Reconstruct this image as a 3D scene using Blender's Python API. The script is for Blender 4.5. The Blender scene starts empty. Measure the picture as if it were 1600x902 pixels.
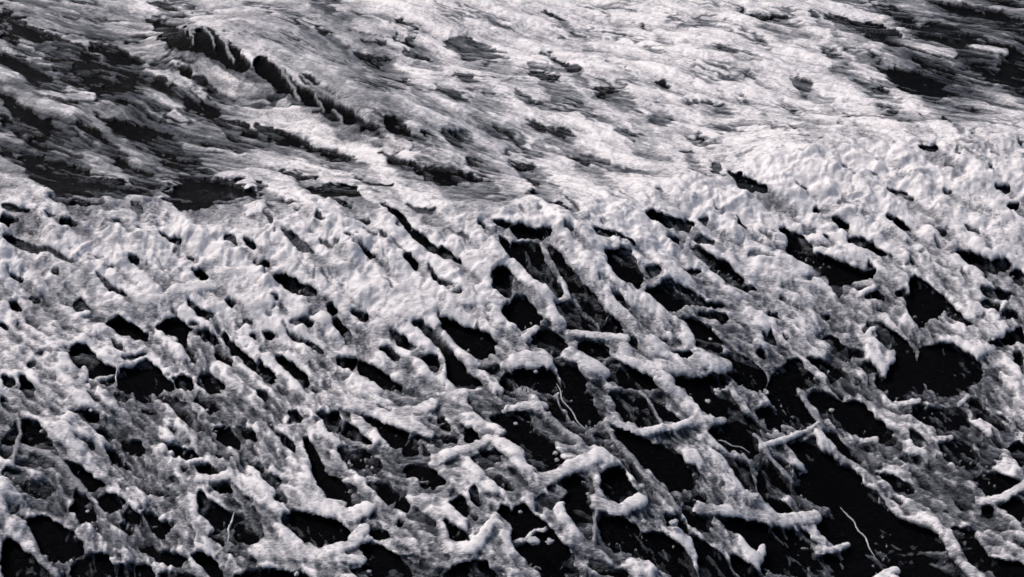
import bpy, math, random
import numpy as np
from mathutils import Vector

# ---------------------------------------------------------------- camera, world, sun, exposure
S = bpy.context.scene
COL = S.collection
W, H = 1600.0, 902.0
CAM = np.array([0.0, -7.0, 4.5])
LENS = 62.0
cam = bpy.data.objects.new('camera', bpy.data.cameras.new('camera'))
COL.objects.link(cam)
cam.location = CAM
_dir = Vector((0, 0.0, 0)) - Vector(CAM)
cam.rotation_euler = _dir.to_track_quat('-Z', 'Y').to_euler()
cam.data.lens = LENS
cam.data.sensor_width = 36
cam.data.clip_end = 5000
S.camera = cam

SUN_EL, SUN_AZ = math.radians(52), math.radians(-58)      # azimuth measured from +Y towards +X
world = bpy.data.worlds.new('World')
S.world = world
world.use_nodes = True
wn, wl = world.node_tree.nodes, world.node_tree.links
bg = wn['Background']
sky = wn.new('ShaderNodeTexSky')
sky.sky_type = 'NISHITA'
sky.sun_disc = False
sky.sun_elevation = SUN_EL
sky.sun_rotation = SUN_AZ
sky.air_density = 1.0
sky.dust_density = 4.0
sky.ozone_density = 1.0
wl.new(sky.outputs[0], bg.inputs[0])
bg.inputs[1].default_value = 0.088
sd = bpy.data.lights.new('sun', 'SUN')
sd.energy = 2.3
sd.angle = math.radians(14)
sd.color = (1.0, 0.935, 0.905)
sun = bpy.data.objects.new('sun', sd)
COL.objects.link(sun)
to_sun = Vector((math.sin(SUN_AZ) * math.cos(SUN_EL), math.cos(SUN_AZ) * math.cos(SUN_EL), math.sin(SUN_EL)))
sun.rotation_euler = to_sun.to_track_quat('Z', 'Y').to_euler()
S.view_settings.view_transform = 'Standard'
S.view_settings.look = 'None'
S.view_settings.exposure = 0.0
S.view_settings.gamma = 1.0

# ---------------------------------------------------------------- maths helpers
F32 = np.float32
fwd = -CAM / np.linalg.norm(CAM)
right = np.array([1.0, 0, 0])
upv = np.cross(right, fwd)
FPX = LENS / 36.0 * W

def project(x, y, z):
    dx, dy, dz = x - CAM[0], y - CAM[1], z - CAM[2]
    d = dx * fwd[0] + dy * fwd[1] + dz * fwd[2]
    u = W / 2 + FPX * dx / d
    v = H / 2 - FPX * (dx * upv[0] + dy * upv[1] + dz * upv[2]) / d
    return u, v, d

_rng = np.random.default_rng(7)
_perm = _rng.permutation(256).astype(np.int32)
_perm = np.concatenate([_perm, _perm])
_ang = _rng.uniform(0, 2 * np.pi, 256)
_gx, _gy = np.cos(_ang).astype(F32), np.sin(_ang).astype(F32)

def perlin(x, y, seed=0):
    x = x + seed * 17.37
    y = y + seed * 9.71
    xi, yi = np.floor(x).astype(np.int32), np.floor(y).astype(np.int32)
    xf, yf = (x - xi).astype(F32), (y - yi).astype(F32)
    xi &= 255
    yi &= 255
    def g(a, b, fx, fy):
        h = _perm[_perm[a & 255] + (b & 255)]
        return _gx[h] * fx + _gy[h] * fy
    u = xf * xf * xf * (xf * (xf * 6 - 15) + 10)
    v = yf * yf * yf * (yf * (yf * 6 - 15) + 10)
    n00 = g(xi, yi, xf, yf)
    n10 = g(xi + 1, yi, xf - 1, yf)
    n01 = g(xi, yi + 1, xf, yf - 1)
    n11 = g(xi + 1, yi + 1, xf - 1, yf - 1)
    a = n00 + u * (n10 - n00)
    b = n01 + u * (n11 - n01)
    return (a + v * (b - a)) * 1.5

def fbm(x, y, octs=4, seed=0, gain=0.5, lac=2.03, billow=False):
    out = 0
    amp, f, tot = 1.0, 1.0, 0.0
    for i in range(octs):
        n = perlin(x * f, y * f, seed + i * 3)
        if billow:
            n = np.abs(n) * 2 - 0.6
        out = out + amp * n
        tot += amp
        amp *= gain
        f *= lac
    return out / tot

def sstep(a, b, x):
    t = np.clip((x - a) / (b - a), 0, 1)
    return t * t * (3 - 2 * t)

def blur(a, r, n=2):
    r = int(r)
    if r < 1:
        return a
    for _ in range(n):
        for ax in (0, 1):
            p = np.pad(a, [(r + 1, r) if k == ax else (0, 0) for k in (0, 1)], mode='edge')
            c = np.cumsum(p, axis=ax, dtype=np.float64)
            if ax == 0:
                a = (c[2 * r + 1:] - c[:-2 * r - 1]) / (2 * r + 1)
            else:
                a = (c[:, 2 * r + 1:] - c[:, :-2 * r - 1]) / (2 * r + 1)
            a = a.astype(F32)
    return a

# ---------------------------------------------------------------- the sea surface: big shapes
# the breaker's crest runs across the view; in front of it the face falls towards the viewer
def crest_y(x):
    return 0.95 + 0.30 * np.tanh((x - 0.9) / 0.8) - 0.12 * np.cos(x * 1.7 + 0.4)

# small breaking wavelet behind the crest, upper left
WA, WB = np.array([-1.95, 2.75]), np.array([-0.45, 1.35])

def macro(x, y):
    d = crest_y(x) - y
    front = np.where(d > 0, d - 0.25 * (1 - np.exp(-np.maximum(d, 0) / 0.25)), 0)
    front = np.minimum(front, 3.2 + 0 * front) 
    z = -0.36 * front
    z = z - 0.05 * np.clip(-d, 0, 3.0)
    z = z + 0.06 * np.exp(-(d / 0.35) ** 2)                    # rounded lip along the crest
    z = z + 0.09 * perlin(x * 0.55 + 3.1, y * 0.75 + 1.7, 5)
    z = z + 0.035 * perlin((x + y) * 1.5 + 2, (y - x) * 0.8, 9)
    # wavelet
    ab = WB - WA
    L = np.hypot(*ab)
    tx, ty = ab / L
    t = ((x - WA[0]) * tx + (y - WA[1]) * ty) / L
    s = (x - WA[0]) * (-ty) + (y - WA[1]) * tx                 # positive = behind (up right)
    win = sstep(-0.25, 0.1, t) * (1 - sstep(0.75, 1.25, t))
    prof = np.where(s > 0, np.exp(-(s / 0.55) ** 2), np.exp(-(s / 0.16) ** 2))
    z = z + 0.22 * win * prof
    return z

def foam_top(x, y):
    return macro(x, y) + 0.045 - 0.028 * sstep(-0.05, 0.35, y - crest_y(x))

def unproject(u, v):
    """a traced point -> the place on the sea surface it was seen at"""
    dx, dy = (u - W / 2) / FPX, -(v - H / 2) / FPX
    d = fwd + right * dx + upv * dy
    z = 0.0
    for _ in range(25):
        t = (z - CAM[2]) / d[2]
        p = CAM + d * t
        z = 0.5 * z + 0.5 * float(foam_top(np.float64(p[0]), np.float64(p[1])))
    t = (z - CAM[2]) / d[2]
    return CAM + d * t

# ---------------------------------------------------------------- traced gaps in the foam
# each block: origin x, origin y, scale; then "openness: x,y x,y ..." outlines of gaps / thin places in the foam
TRACE = {}
TRACE[(0, 0, 0.3325)] = """
1: 0,40 60,50 130,90 230,150 330,190 430,230 450,270 400,270 300,220 230,170 150,170 60,130 0,80
.7: 330,270 420,290 520,340 480,380 380,370 330,320
.7: 150,200 230,240 330,290 350,340 260,330 200,270
.8: 0,130 60,150 110,190 60,200 0,180
.9: 0,235 60,245 110,275 60,290 0,270
.7: 80,290 180,320 260,360 200,400 100,350
.8: 0,430 60,440 80,470 0,490
1: 0,530 60,540 150,600 250,600 230,660 120,650 60,600 0,570
.9: 110,500 170,520 250,560 230,590 150,570
.95: 350,565 400,575 480,610 450,630 380,605
.95: 440,510 500,540 600,560 700,590 810,620 790,640 700,625 600,610 530,590 480,545
.8: 410,180 480,180 560,220 640,260 640,300 560,290 480,260 420,220
.9: 800,500 860,515 950,540 1000,570 1100,600 1203,640 1203,600 1100,560 1000,540 900,520
.85: 660,665 740,700 850,730 960,760 930,780 820,750 720,710
.95: 510,715 560,730 620,760 690,800 640,790 560,765 515,745
.9: 0,695 100,715 230,740 360,760 420,775 400,790 280,785 180,760 80,740 0,715
.6: 80,750 400,800 640,850 760,900 300,900 200,860 130,810
.9: 170,830 290,840 320,870 240,880
1: 860,820 960,825 1080,850 1203,870 1203,902 780,902 770,860 840,855
.8: 690,340 760,360 830,400 780,410 700,370
.85: 820,300 880,300 960,360 1000,400 920,380 850,340
.6: 700,0 830,10 830,60 720,50
.7: 690,70 800,90 880,150 880,200 800,200 740,150
1: 930,120 980,120 1030,165 1070,190 1110,225 1190,300 1150,340 1080,310 1020,270 950,240 905,195 870,140 875,115 920,165
.6: 400,400 540,450 600,430 640,500 520,490 440,450
.6: 500,330 600,350 660,420 560,420
.6: 1020,570 1120,620 1160,660 1060,650
"""
TRACE[(400, 0, 0.3325)] = """
1: 0,250 60,270 100,300 150,340 190,400 230,410 290,440 320,460 320,500 260,490 200,460 150,420 60,380 0,340
.8: 320,450 400,490 470,540 560,590 540,605 460,585 340,550 240,510 320,510
.8: 440,230 500,245 580,260 640,270 600,290 530,275 470,260
.7: 480,190 560,190 640,195 600,205 500,205
.8: 640,150 680,170 780,180 740,205 690,205
.85: 670,225 760,250 830,270 780,290 720,270
.7: 860,190 980,160 1080,210 1160,240 1100,310 1000,280 920,240
.85: 890,340 1000,350 1080,380 1050,395 950,370
.7: 660,350 740,370 740,400 680,385
.65: 820,400 880,400 960,440 1040,470 1020,500 940,480 880,430
1: 600,540 650,535 665,565 600,568
1: 600,575 680,585 735,600 735,625 650,600
1: 775,620 810,605 815,640 785,655
.9: 700,640 735,640 720,660
.9: 560,730 680,735 770,745 750,765 640,760
.9: 100,780 160,790 300,830 220,850 140,820
1: 0,560 60,590 150,630 220,670 300,690 400,710 500,745 350,745 250,700 120,665 0,640
.95: 0,850 60,860 20,890 0,885
.95: 260,870 360,865 480,870 480,902 250,902
.8: 460,825 540,840 620,860 620,880 500,850
.95: 740,790 860,780 1000,790 1110,840 1080,850 940,850 930,870 820,850 780,820
.8: 980,740 1060,740 1110,765 1060,780 1000,760
.8: 1110,590 1160,590 1150,610
.6: 850,600 1000,610 960,680 880,640
.7: 300,110 350,150 340,170 290,150
.8: 160,75 200,100 180,110
.5: 240,0 380,20 390,70 300,50
.7: 620,80 700,80 760,115 700,100
.8: 380,500 440,510 420,522
.6: 200,340 260,350 290,390 220,400
.6: 410,280 450,280 440,310
"""
TRACE[(800, 0, 0.3325)] = """
.8: 170,50 210,70 240,95 200,98 165,70
.7: 230,120 320,135 290,150
.6: 200,150 270,185 230,180
.8: 590,110 640,120 610,132
.6: 410,60 470,80 430,84
1: 1000,0 1080,40 1203,70 1203,100 1120,70 1060,40
.7: 920,210 1060,200 1000,222
.8: 865,240 905,235 890,250
.9: 130,250 200,265 250,290 320,330 290,340 240,305 180,285
.85: 70,345 120,315 180,340 260,370 120,380
.9: 330,380 360,400 460,410 540,435 470,460 400,430 350,415
.9: 645,365 700,370 740,385 720,400 680,385
.7: 450,280 500,290 470,300
.8: 540,310 565,325 550,335
.7: 390,340 430,345 410,352
.6: 0,400 80,440 200,480 100,470 0,440
.7: 780,470 900,470 1000,485 980,495 860,490
.6: 620,540 700,530 780,560 700,605 620,575
.6: 500,510 600,490 600,525
.7: 550,565 600,575 570,582
.8: 20,565 150,580 280,610 300,625 220,630 100,600
.85: 510,652 640,660 560,672
.6: 440,610 520,600 640,640 560,640 520,650
.85: 815,636 900,640 880,655 830,650
.6: 920,630 1000,655 950,655
1: 775,710 800,703 835,712 825,726 795,725
.9: 235,710 300,735 380,740 330,780 300,755 255,745
.9: 0,750 50,760 110,770 130,800 60,790 20,805 0,790
.7: 60,810 120,840 130,880 90,890 60,860
.6: 920,750 980,760 1010,800 990,825 940,790
.85: 1020,770 1080,790 1160,830 1203,860 1190,890 1100,890 1050,850
.7: 1060,430 1120,460 1080,465
.6: 1080,330 1160,350 1140,380
.6: 1060,110 1150,160 1110,160
.7: 640,475 700,480 680,497
.7: 940,422 1000,428 970,434
.7: 660,870 720,880 690,890
.6: 160,850 230,870 200,890
"""
TRACE[(1200, 0, 0.3325)] = """
.9: 0,50 80,55 110,80 60,100 0,95
.8: 190,60 230,50 240,80 210,90
1: 240,65 330,75 430,90 520,90 560,110 600,150 700,190 760,215 760,235 640,215 540,205 480,175 440,140 360,115 290,90
1: 560,60 640,80 720,110 760,90 850,100 950,140 990,180 970,210 900,240 880,210 820,185 770,160 700,130 620,100
.95: 720,0 900,0 960,20 1080,50 1203,80 1203,140 1120,125 1050,90 960,50 860,25
1: 1030,180 1120,190 1203,230 1203,410 1100,380 1040,350 1030,330 1110,330 1080,290 1120,270 1110,240 1020,210
.8: 450,0 560,10 650,30 560,40
.9: 680,260 740,270 800,300 880,330 930,350 850,350 790,330 700,290
.85: 500,310 580,310 700,320 800,350 880,380 800,400 860,450 960,460 860,470 740,460 660,430 600,380 570,350
.6: 400,430 540,400 580,440 480,450
.7: 100,120 200,150 300,190 420,220 600,255 500,250 380,220 280,180 180,140
.7: 220,230 330,240 370,260 300,265
.5: 260,290 400,300 380,350 290,330
.6: 100,370 160,350 220,410 150,430
.6: 0,490 120,520 250,560 140,545
.8: 350,520 390,540 350,540
.7: 500,490 600,500 640,520 530,515
1: 815,535 850,540 870,555 840,563
.8: 690,510 710,530 680,540
.6: 945,600 980,605 970,622
.7: 310,570 340,575 320,587
.7: 110,600 150,605 130,617
.85: 680,680 740,670 790,655 800,680 770,698 710,692
.5: 900,680 1020,730 940,710
.8: 350,765 385,770 370,787
.7: 470,810 540,815 510,828
.9: 545,870 600,872 660,890 680,902 560,890
.7: 800,880 880,885 870,902
.8: 1060,860 1100,850 1150,870 1120,900
.7: 1160,640 1203,650 1203,670
.8: 110,855 200,880 160,885
"""
TRACE[(0, 300, 0.3325)] = """
.8: 200,0 420,10 530,20 450,40 300,30
.75: 0,30 130,60 150,75 60,70 0,60
.95: 0,85 100,100 60,120 0,145
.95: 190,75 255,78 240,92
.8: 270,90 340,90 350,130 290,130
.8: 740,0 1203,10 1160,25 1000,30 900,45 820,60 790,20
.9: 510,115 570,120 600,135 540,130
.9: 640,145 680,150 670,172
.85: 730,170 800,190 860,220 840,235 770,205
.7: 0,190 60,180 150,220 230,250 330,300 370,330 310,320 250,290 100,250 0,240
1: 1045,190 1075,175 1120,215 1130,245 1110,250 1080,225 1050,220
1: 1140,195 1200,220 1200,265 1170,250
.85: 800,245 845,258 810,270
.9: 865,280 930,310 900,318
.9: 590,290 660,300 650,325 610,315
.7: 420,285 500,290 460,300
.95: 500,330 545,345 540,362
1: 880,350 930,350 985,395 960,415 910,395
1: 1180,310 1203,300 1203,340
1: 25,373 80,385 130,408 80,408
.9: 230,360 275,360 280,385 245,380
.95: 430,360 480,395 530,430 620,490 580,480 500,440
1: 345,490 370,478 415,515 410,545 365,545 342,525
.8: 30,500 60,490 100,530 60,550
.6: 120,470 200,500 150,510
1: 500,590 545,572 600,595 660,620 700,640 660,680 610,665 585,635 500,620
1: 730,610 780,570 850,565 870,610 880,680 860,700 820,655 740,640
.9: 880,480 950,530 1010,570 990,580 920,545 880,530
1: 1060,500 1090,498 1105,525 1070,530
1: 885,590 925,600 900,615
1: 900,640 960,625 1015,660 1030,690 980,680
1: 0,600 30,610 40,640 0,635
.9: 70,600 90,605 80,614
.9: 510,670 560,690 590,725 540,720
.8: 560,775 620,755 690,735 690,755 590,780
1: 305,745 330,700 400,700 440,740 500,790 550,830 530,880 430,870 400,820 340,800
1: 560,810 630,800 650,780 710,765 760,820 820,890 830,902 560,902 555,850
1: 110,795 185,775 150,812
1: 90,860 130,855 165,902 95,902
1: 0,850 60,870 70,902 0,902
1: 810,850 850,835 900,860 900,902 830,902
.95: 920,840 980,830 1040,870 1070,902 930,902
.95: 990,730 1040,740 1100,780 1080,800 1020,770
.85: 1060,640 1110,700 1200,780 1203,820 1150,800 1080,720 1040,650
.95: 1170,650 1200,645 1200,670 1180,675
.8: 1120,580 1203,610 1170,622
.7: 820,650 870,700 920,770 900,780 860,720
"""
TRACE[(400, 300, 0.3325)] = """
.6: 0,0 240,30 150,35 0,20
.9: 300,0 400,5 450,60 380,40
.85: 180,60 225,65 210,80
.9: 455,100 510,100 550,115 520,127
1: 580,50 610,38 680,90 740,140 800,200 870,230 900,260 960,310 970,330 900,300 830,270 770,230 720,170 650,110
.6: 710,30 780,40 850,60 820,80 720,70
.6: 490,145 540,150 590,190 560,200
.6: 100,165 160,180 240,230 280,280 200,280 140,230
.65: 270,195 340,215 380,250 330,260
1: 405,205 430,190 450,215 420,230
.9: 470,240 530,260 560,300 510,295
.9: 640,120 680,150 650,160
.8: 580,150 640,200 600,200
1: 680,285 730,275 760,310 740,345 700,325
1: 800,330 830,345 860,390 890,430 930,440 900,445 850,430 830,380
.95: 910,490 970,460 960,488
1: 0,320 40,310 85,330 0,355
1: 75,380 130,362 190,400 270,430 295,460 210,490 180,450 80,415
.9: 50,490 110,500 100,515
1: 320,515 360,505 375,540 350,570 320,550
1: 335,580 380,570 400,600 410,640 395,655 370,620
.95: 145,640 170,645 200,670 250,690 320,720 325,745 280,720 170,685
.7: 25,650 90,640 90,665 40,670
.85: 430,550 480,535 550,580 510,590
.6: 150,600 240,570 280,620 200,620
1: 85,755 120,750 190,800 250,840 230,885 190,880 130,820
1: 365,755 440,765 470,770 460,810 400,815
1: 470,770 520,770 600,830 680,890 690,902 620,902 540,880 480,840
1: 610,645 650,640 720,670 760,720 740,730 680,700
1: 720,600 790,590 800,620 850,650 900,700 940,760 1000,820 1060,870 1000,902 900,880 890,790 880,720 820,680 760,640
1: 840,575 920,570 1000,610 1100,650 1130,690 1100,740 1040,770 980,730 930,680 880,630
.75: 570,710 640,710 690,750 660,780 600,740
.85: 800,740 870,740 840,850 780,780
.85: 0,760 60,800 100,860 40,870 0,830
1: 1110,120 1203,122 1203,150 1120,140
1: 1030,140 1050,133 1080,165
1: 1120,190 1203,200 1203,300 1160,250
1: 1105,360 1150,320 1203,350 1203,470 1120,450 1100,400
1: 1160,500 1203,490 1203,610 1150,550
.8: 1040,790 1150,780 1130,830 1060,820
1: 1140,870 1203,810 1203,902 1140,902
.7: 640,215 690,250 740,280 700,280
.5: 880,140 1000,190 1020,215 940,200
.6: 350,200 400,240 380,260
"""
TRACE[(800, 300, 0.3325)] = """
.9: 0,125 80,140 180,160 190,180 100,190 0,180
1: 0,190 130,220 150,290 170,330 220,400 260,460 200,470 160,430 100,400 60,350 0,280
1: 150,210 240,260 280,320 340,400 400,480 440,520 500,600 530,660 440,640 400,590 330,520 270,430 220,340
1: 195,490 280,480 340,540 400,600 380,630 310,630 240,580 200,520
1: 230,155 260,152 300,185 250,180
1: 370,155 430,150 500,180 590,240 570,250 510,200 480,210 380,180
1: 415,240 500,235 560,260 600,320 610,420 560,410 480,380 435,330 450,290
.95: 615,90 660,60 700,90 840,110 860,160 800,170 700,150 640,130
.8: 310,70 350,75 350,92
.7: 160,20 250,25 300,60 200,45
1: 820,230 900,240 950,290 1020,320 1080,390 1040,410 960,380 900,320 880,290
.7: 850,190 950,200 960,240 860,230
1: 815,340 850,345 900,360 870,375 820,372
1: 615,430 700,405 760,400 830,440 900,480 990,490 980,520 880,510 800,520 750,545 690,520 660,480
1: 785,560 860,570 930,610 960,660 1000,750 920,750 860,720 855,650 820,600
.9: 880,540 980,530 1030,590 990,605 920,570
1: 735,728 820,730 860,760 800,765
1: 650,775 710,757 760,790 790,815 740,830 720,800 660,785
1: 760,850 860,850 950,840 1020,810 1040,850 1020,902 770,902 740,860
1: 300,680 400,680 480,710 430,760 380,790 330,770 310,720
1: 440,760 520,780 600,820 660,860 680,902 480,870 440,860 445,820
.9: 0,460 60,480 120,540 150,580 80,620 0,620
.85: 80,650 130,610 210,650 290,740 330,850 340,902 260,902 230,820 160,740 100,680
1: 0,810 90,820 180,790 230,850 260,902 0,902
1: 1035,90 1080,130 1100,155 1075,155
.7: 870,105 930,120 930,150 880,140
.9: 400,380 430,385 440,410 410,410
.9: 540,530 575,545 560,562
.7: 450,450 540,480 580,540 500,490
.6: 680,660 740,670 720,690
.85: 1020,370 1060,400 1140,430 1160,440 1040,430
1: 1185,560 1203,550 1203,580
1: 1145,730 1175,722 1203,740 1203,758 1160,750
.85: 1160,630 1203,660 1200,700
.8: 950,60 990,70 970,84
.6: 980,720 1100,740 1203,830 1203,902 1060,902 1010,780
.7: 550,660 600,680 590,720 560,710
.8: 620,330 690,340 700,380 630,380
.8: 740,190 800,200 760,235 720,220
"""
TRACE[(1200, 300, 0.3325)] = """
.9: 210,80 240,50 255,100 215,95
1: 290,115 340,120 380,140 390,180 340,170
1: 370,200 430,195 520,240 600,300 560,290 470,265 390,230
.95: 250,180 290,195 280,212
1: 65,150 100,150 170,190 230,240 200,340 150,310 80,260 100,200 62,185
.85: 220,250 330,300 420,350 510,340 520,380 440,390 330,400 270,370 200,330
.6: 280,380 370,400 330,480 300,450
.95: 410,405 450,415 530,450 560,470 480,490 440,450
1: 545,105 590,95 640,140 680,170 600,145
.9: 760,140 840,175 830,193 790,165
.7: 910,140 1000,170 1000,205 940,180
1: 880,258 920,265 1000,290 1060,310 1030,360 1030,400 1010,360 940,320
.8: 1040,300 1140,310 1130,340 1040,370
.9: 1130,365 1203,330 1203,420 1160,395
.85: 650,385 740,385 820,460 850,530 780,560 700,600 660,570 650,510 670,440
1: 660,560 720,530 760,560 700,600
1: 600,450 640,435 660,470 620,465
1: 740,400 830,480 900,560 960,600 940,630 880,570 810,490
.8: 980,420 1100,430 1150,450 1140,490 1040,470
1: 985,495 1040,470 1110,500 1080,540 1010,530
1: 1095,570 1120,530 1170,540 1150,580 1110,585
1: 500,522 550,530 550,550
1: 255,560 290,550 300,575 270,588
.9: 265,650 310,650 380,710 440,740 370,770 320,740 290,700
.8: 430,790 480,780 520,830 460,825
1: 445,640 480,595 530,590 600,640 670,690 690,780 740,880 740,902 560,902 560,830 600,760 610,710 500,690 520,650 500,620 480,620 450,670
1: 720,700 780,685 880,690 960,750 1010,800 980,860 900,902 780,902 710,800
1: 1035,690 1080,680 1140,640 1203,600 1203,680 1100,700 1050,710
1: 1150,735 1203,725 1203,860 1170,800
1: 0,880 60,800 130,750 150,800 230,850 230,902 0,902
.95: 160,750 260,770 350,820 330,850 240,820
.8: 60,660 110,670 90,690
.8: 0,540 40,550 30,580 0,590
.9: 0,620 40,690 0,700
1: 400,840 450,880 420,890
.9: 1120,40 1180,35 1190,75 1130,70
.7: 620,0 700,10 680,30
.6: 650,300 700,310 690,335
.8: 450,310 500,330 480,345
.7: 500,830 560,850 560,902 520,902
"""
TRACE[(0, 600, 0.3347)] = """
1: 90,0 160,0 150,30 110,25
.9: 0,40 35,70 0,75
1: 400,30 440,35 465,70 430,65
.9: 540,0 600,10 590,50 540,50
1: 625,0 700,10 690,50 640,30
.95: 720,0 780,30 860,60 920,130 940,180 920,200 870,170 820,130 810,100 750,50
1: 645,85 680,78 700,95 665,108
1: 330,105 400,110 450,120 430,150 360,150
1: 300,120 320,125 310,152
1: 900,30 990,50 980,120 950,90
1: 985,190 1040,170 1090,210 1110,270 1040,250
1: 1120,190 1195,200 1195,250 1140,220
1: 1140,320 1195,350 1195,375
1: 715,245 800,270 880,275 930,320 840,340 800,290
1: 775,190 810,180 830,210
1: 1000,292 1070,305 1100,320 1040,320
1: 915,365 960,340 1010,370 1000,410 940,390
1: 835,365 870,360 860,387
.9: 420,190 480,180 540,220 520,240 460,220
1: 280,210 340,240 420,250 440,290 380,260
1: 480,280 540,280 600,350 600,365 540,340 490,320
1: 80,130 200,180 230,250 280,320 230,370 150,360 80,360 0,320 0,250 50,180
1: 0,370 100,370 150,430 240,460 230,490 150,500 60,450 0,430
1: 280,340 360,350 420,400 480,440 420,460 360,430 300,400
1: 340,500 380,540 440,580 440,610 390,620 350,580
1: 455,510 490,480 560,490 560,540 500,570 460,545
.9: 350,460 400,470 390,540 340,530
1: 565,555 600,540 640,580 620,650 560,670 525,650 540,620 590,620
1: 650,590 720,590 790,640 770,665 700,655 660,620
1: 110,640 150,590 220,580 260,620 300,650 340,680 380,740 330,800 230,760 160,740 110,690
1: 80,580 130,610 110,622
1: 0,705 60,700 120,760 200,830 240,902 90,902 0,850
1: 340,810 430,765 520,780 540,902 340,902
1: 540,820 580,810 620,860 600,902 550,902
.9: 620,820 690,810 720,902 640,902
1: 670,720 710,705 720,740 800,760 860,790 830,830 740,800
1: 880,790 920,765 1000,790 1030,850 1010,880 960,860
1: 740,850 860,850 930,902 770,902
1: 915,490 935,475 1000,530 1080,580 1060,680 980,640 920,600
1: 960,680 1000,660 1050,690 1030,745 990,700
1: 1060,760 1110,745 1100,772
.75: 1090,600 1180,650 1195,720 1120,700
1: 1080,870 1195,840 1195,902 1090,902
.9: 670,465 740,470 790,490 760,507
.9: 990,455 1060,450 1080,490 1020,485
.7: 560,230 650,240 660,300 620,300
"""
TRACE[(400, 600, 0.3347)] = """
1: 265,125 390,120 400,190 360,220 320,200 310,160
1: 480,115 540,140 640,170 705,210 690,240 640,275 600,240 560,190
1: 680,290 720,225 745,230 750,295
1: 530,85 590,95 660,135 590,115
1: 150,120 190,100 215,150 190,160
1: 360,280 480,260 540,310 590,350 560,400 490,425 430,380 390,330
1: 215,220 260,240 270,300 310,370 360,420 440,520 470,560 420,560 410,530 340,520 280,470 250,390 250,330 215,270
1: 0,345 40,375 20,390 0,380
1: 15,410 60,400 130,450 70,485 20,440
1: 80,500 130,485 165,520 120,550 85,530
1: 110,600 190,575 280,590 370,620 430,650 430,680 370,710 280,715 200,710 160,660 120,640
1: 480,740 530,710 600,720 680,790 720,860 710,902 500,902 440,850 500,840 510,790
1: 0,840 200,850 270,880 260,902 0,902
1: 680,360 760,350 870,410 880,440 820,445 750,410
1: 980,330 1050,300 1130,280 1120,340 1060,380
1: 1070,420 1130,400 1195,470 1160,480
1: 900,540 960,485 980,540 970,600 920,570
1: 985,470 1030,460 1040,540 1000,520
1: 990,560 1045,600 1020,617
1: 870,620 940,660 1000,690 1000,730 910,735 890,680
1: 1025,690 1050,680 1055,702
1: 880,870 920,820 1000,815 1080,800 1110,850 1130,902 880,902
1: 1130,540 1195,540 1195,640 1140,600
1: 1110,120 1150,100 1195,120 1195,200 1140,190
1: 1155,240 1195,200 1195,270
.9: 845,120 880,150 930,190 880,180
.9: 975,45 1020,60 1080,130 1060,140 1010,90
.9: 510,460 560,430 620,450 660,490 620,530 580,490
.8: 650,490 700,500 730,550 700,590 660,550
1: 640,620 700,620 680,637
.8: 70,190 140,220 190,290 150,270
.7: 0,640 60,700 80,760 0,740
.7: 410,150 460,180 500,210 560,270 480,240 420,220
1: 1145,0 1195,0 1195,60 1160,50
.8: 240,0 300,10 270,30
.8: 320,60 360,70 340,85
.6: 840,200 960,230 900,250
1: 920,250 945,250 940,277
.7: 510,650 620,655 610,690 530,690
.9: 970,200 1020,180 1030,240 980,260
.8: 760,240 820,310 780,300
.6: 0,0 60,20 40,60 0,40
"""
TRACE[(800, 600, 0.3347)] = """
1: 0,110 60,110 90,190 60,220 130,220 200,270 270,340 240,370 170,395 110,370 60,350 60,290 0,270
1: 100,20 200,20 240,100 340,210 360,240 280,200 220,160 150,100
1: 210,0 370,0 390,100 370,190 330,160 280,120 230,60
1: 450,0 600,0 650,60 690,130 680,190 600,165 520,130 490,80
.7: 640,20 760,100 800,160 720,150 680,100
1: 440,170 500,160 560,200 640,230 720,260 780,290 820,340 880,380 840,450 720,460 640,380 600,320 520,300 460,240 440,200
1: 780,0 1030,0 1060,100 1150,150 1160,240 1110,310 1000,270 930,230 900,200 1000,150 960,130 880,130 850,60
1: 930,290 1000,300 1100,340 1120,400 1160,480 1080,490 1050,420 1000,350
1: 1150,90 1195,60 1195,130 1160,130
1: 400,420 440,380 520,360 560,440 600,510 550,540 470,520 420,480
1: 540,350 590,345 640,440 600,440
1: 245,430 320,400 340,480 360,640 400,700 360,690 290,620 240,560 260,500
1: 150,460 210,450 180,492
1: 0,540 60,530 110,590 180,650 240,720 300,850 300,902 150,902 100,800 0,760
1: 415,600 520,590 600,650 540,700 560,760 430,710
1: 550,680 700,650 820,760 880,860 860,890 720,850 600,800 560,740
1: 720,470 780,490 770,512 730,500
1: 800,520 860,480 900,490 880,525 820,530
1: 940,570 1000,560 1100,600 1195,640 1195,720 1140,770 1090,720 1020,640 950,610
1: 780,550 930,530 940,640 900,660 820,620
1: 700,580 800,600 840,660 760,640
.85: 820,640 960,740 1000,800 1060,902 880,902 880,820
.95: 1000,760 1080,800 1150,860 1140,902 1080,902
1: 1160,790 1195,770 1195,860 1160,850
.95: 390,180 440,260 540,320 470,330 410,250
.9: 1150,380 1195,350 1195,560 1160,500
.9: 320,780 420,800 520,850 560,870 480,870 380,830
1: 360,560 400,560 400,640 370,620
"""
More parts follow.
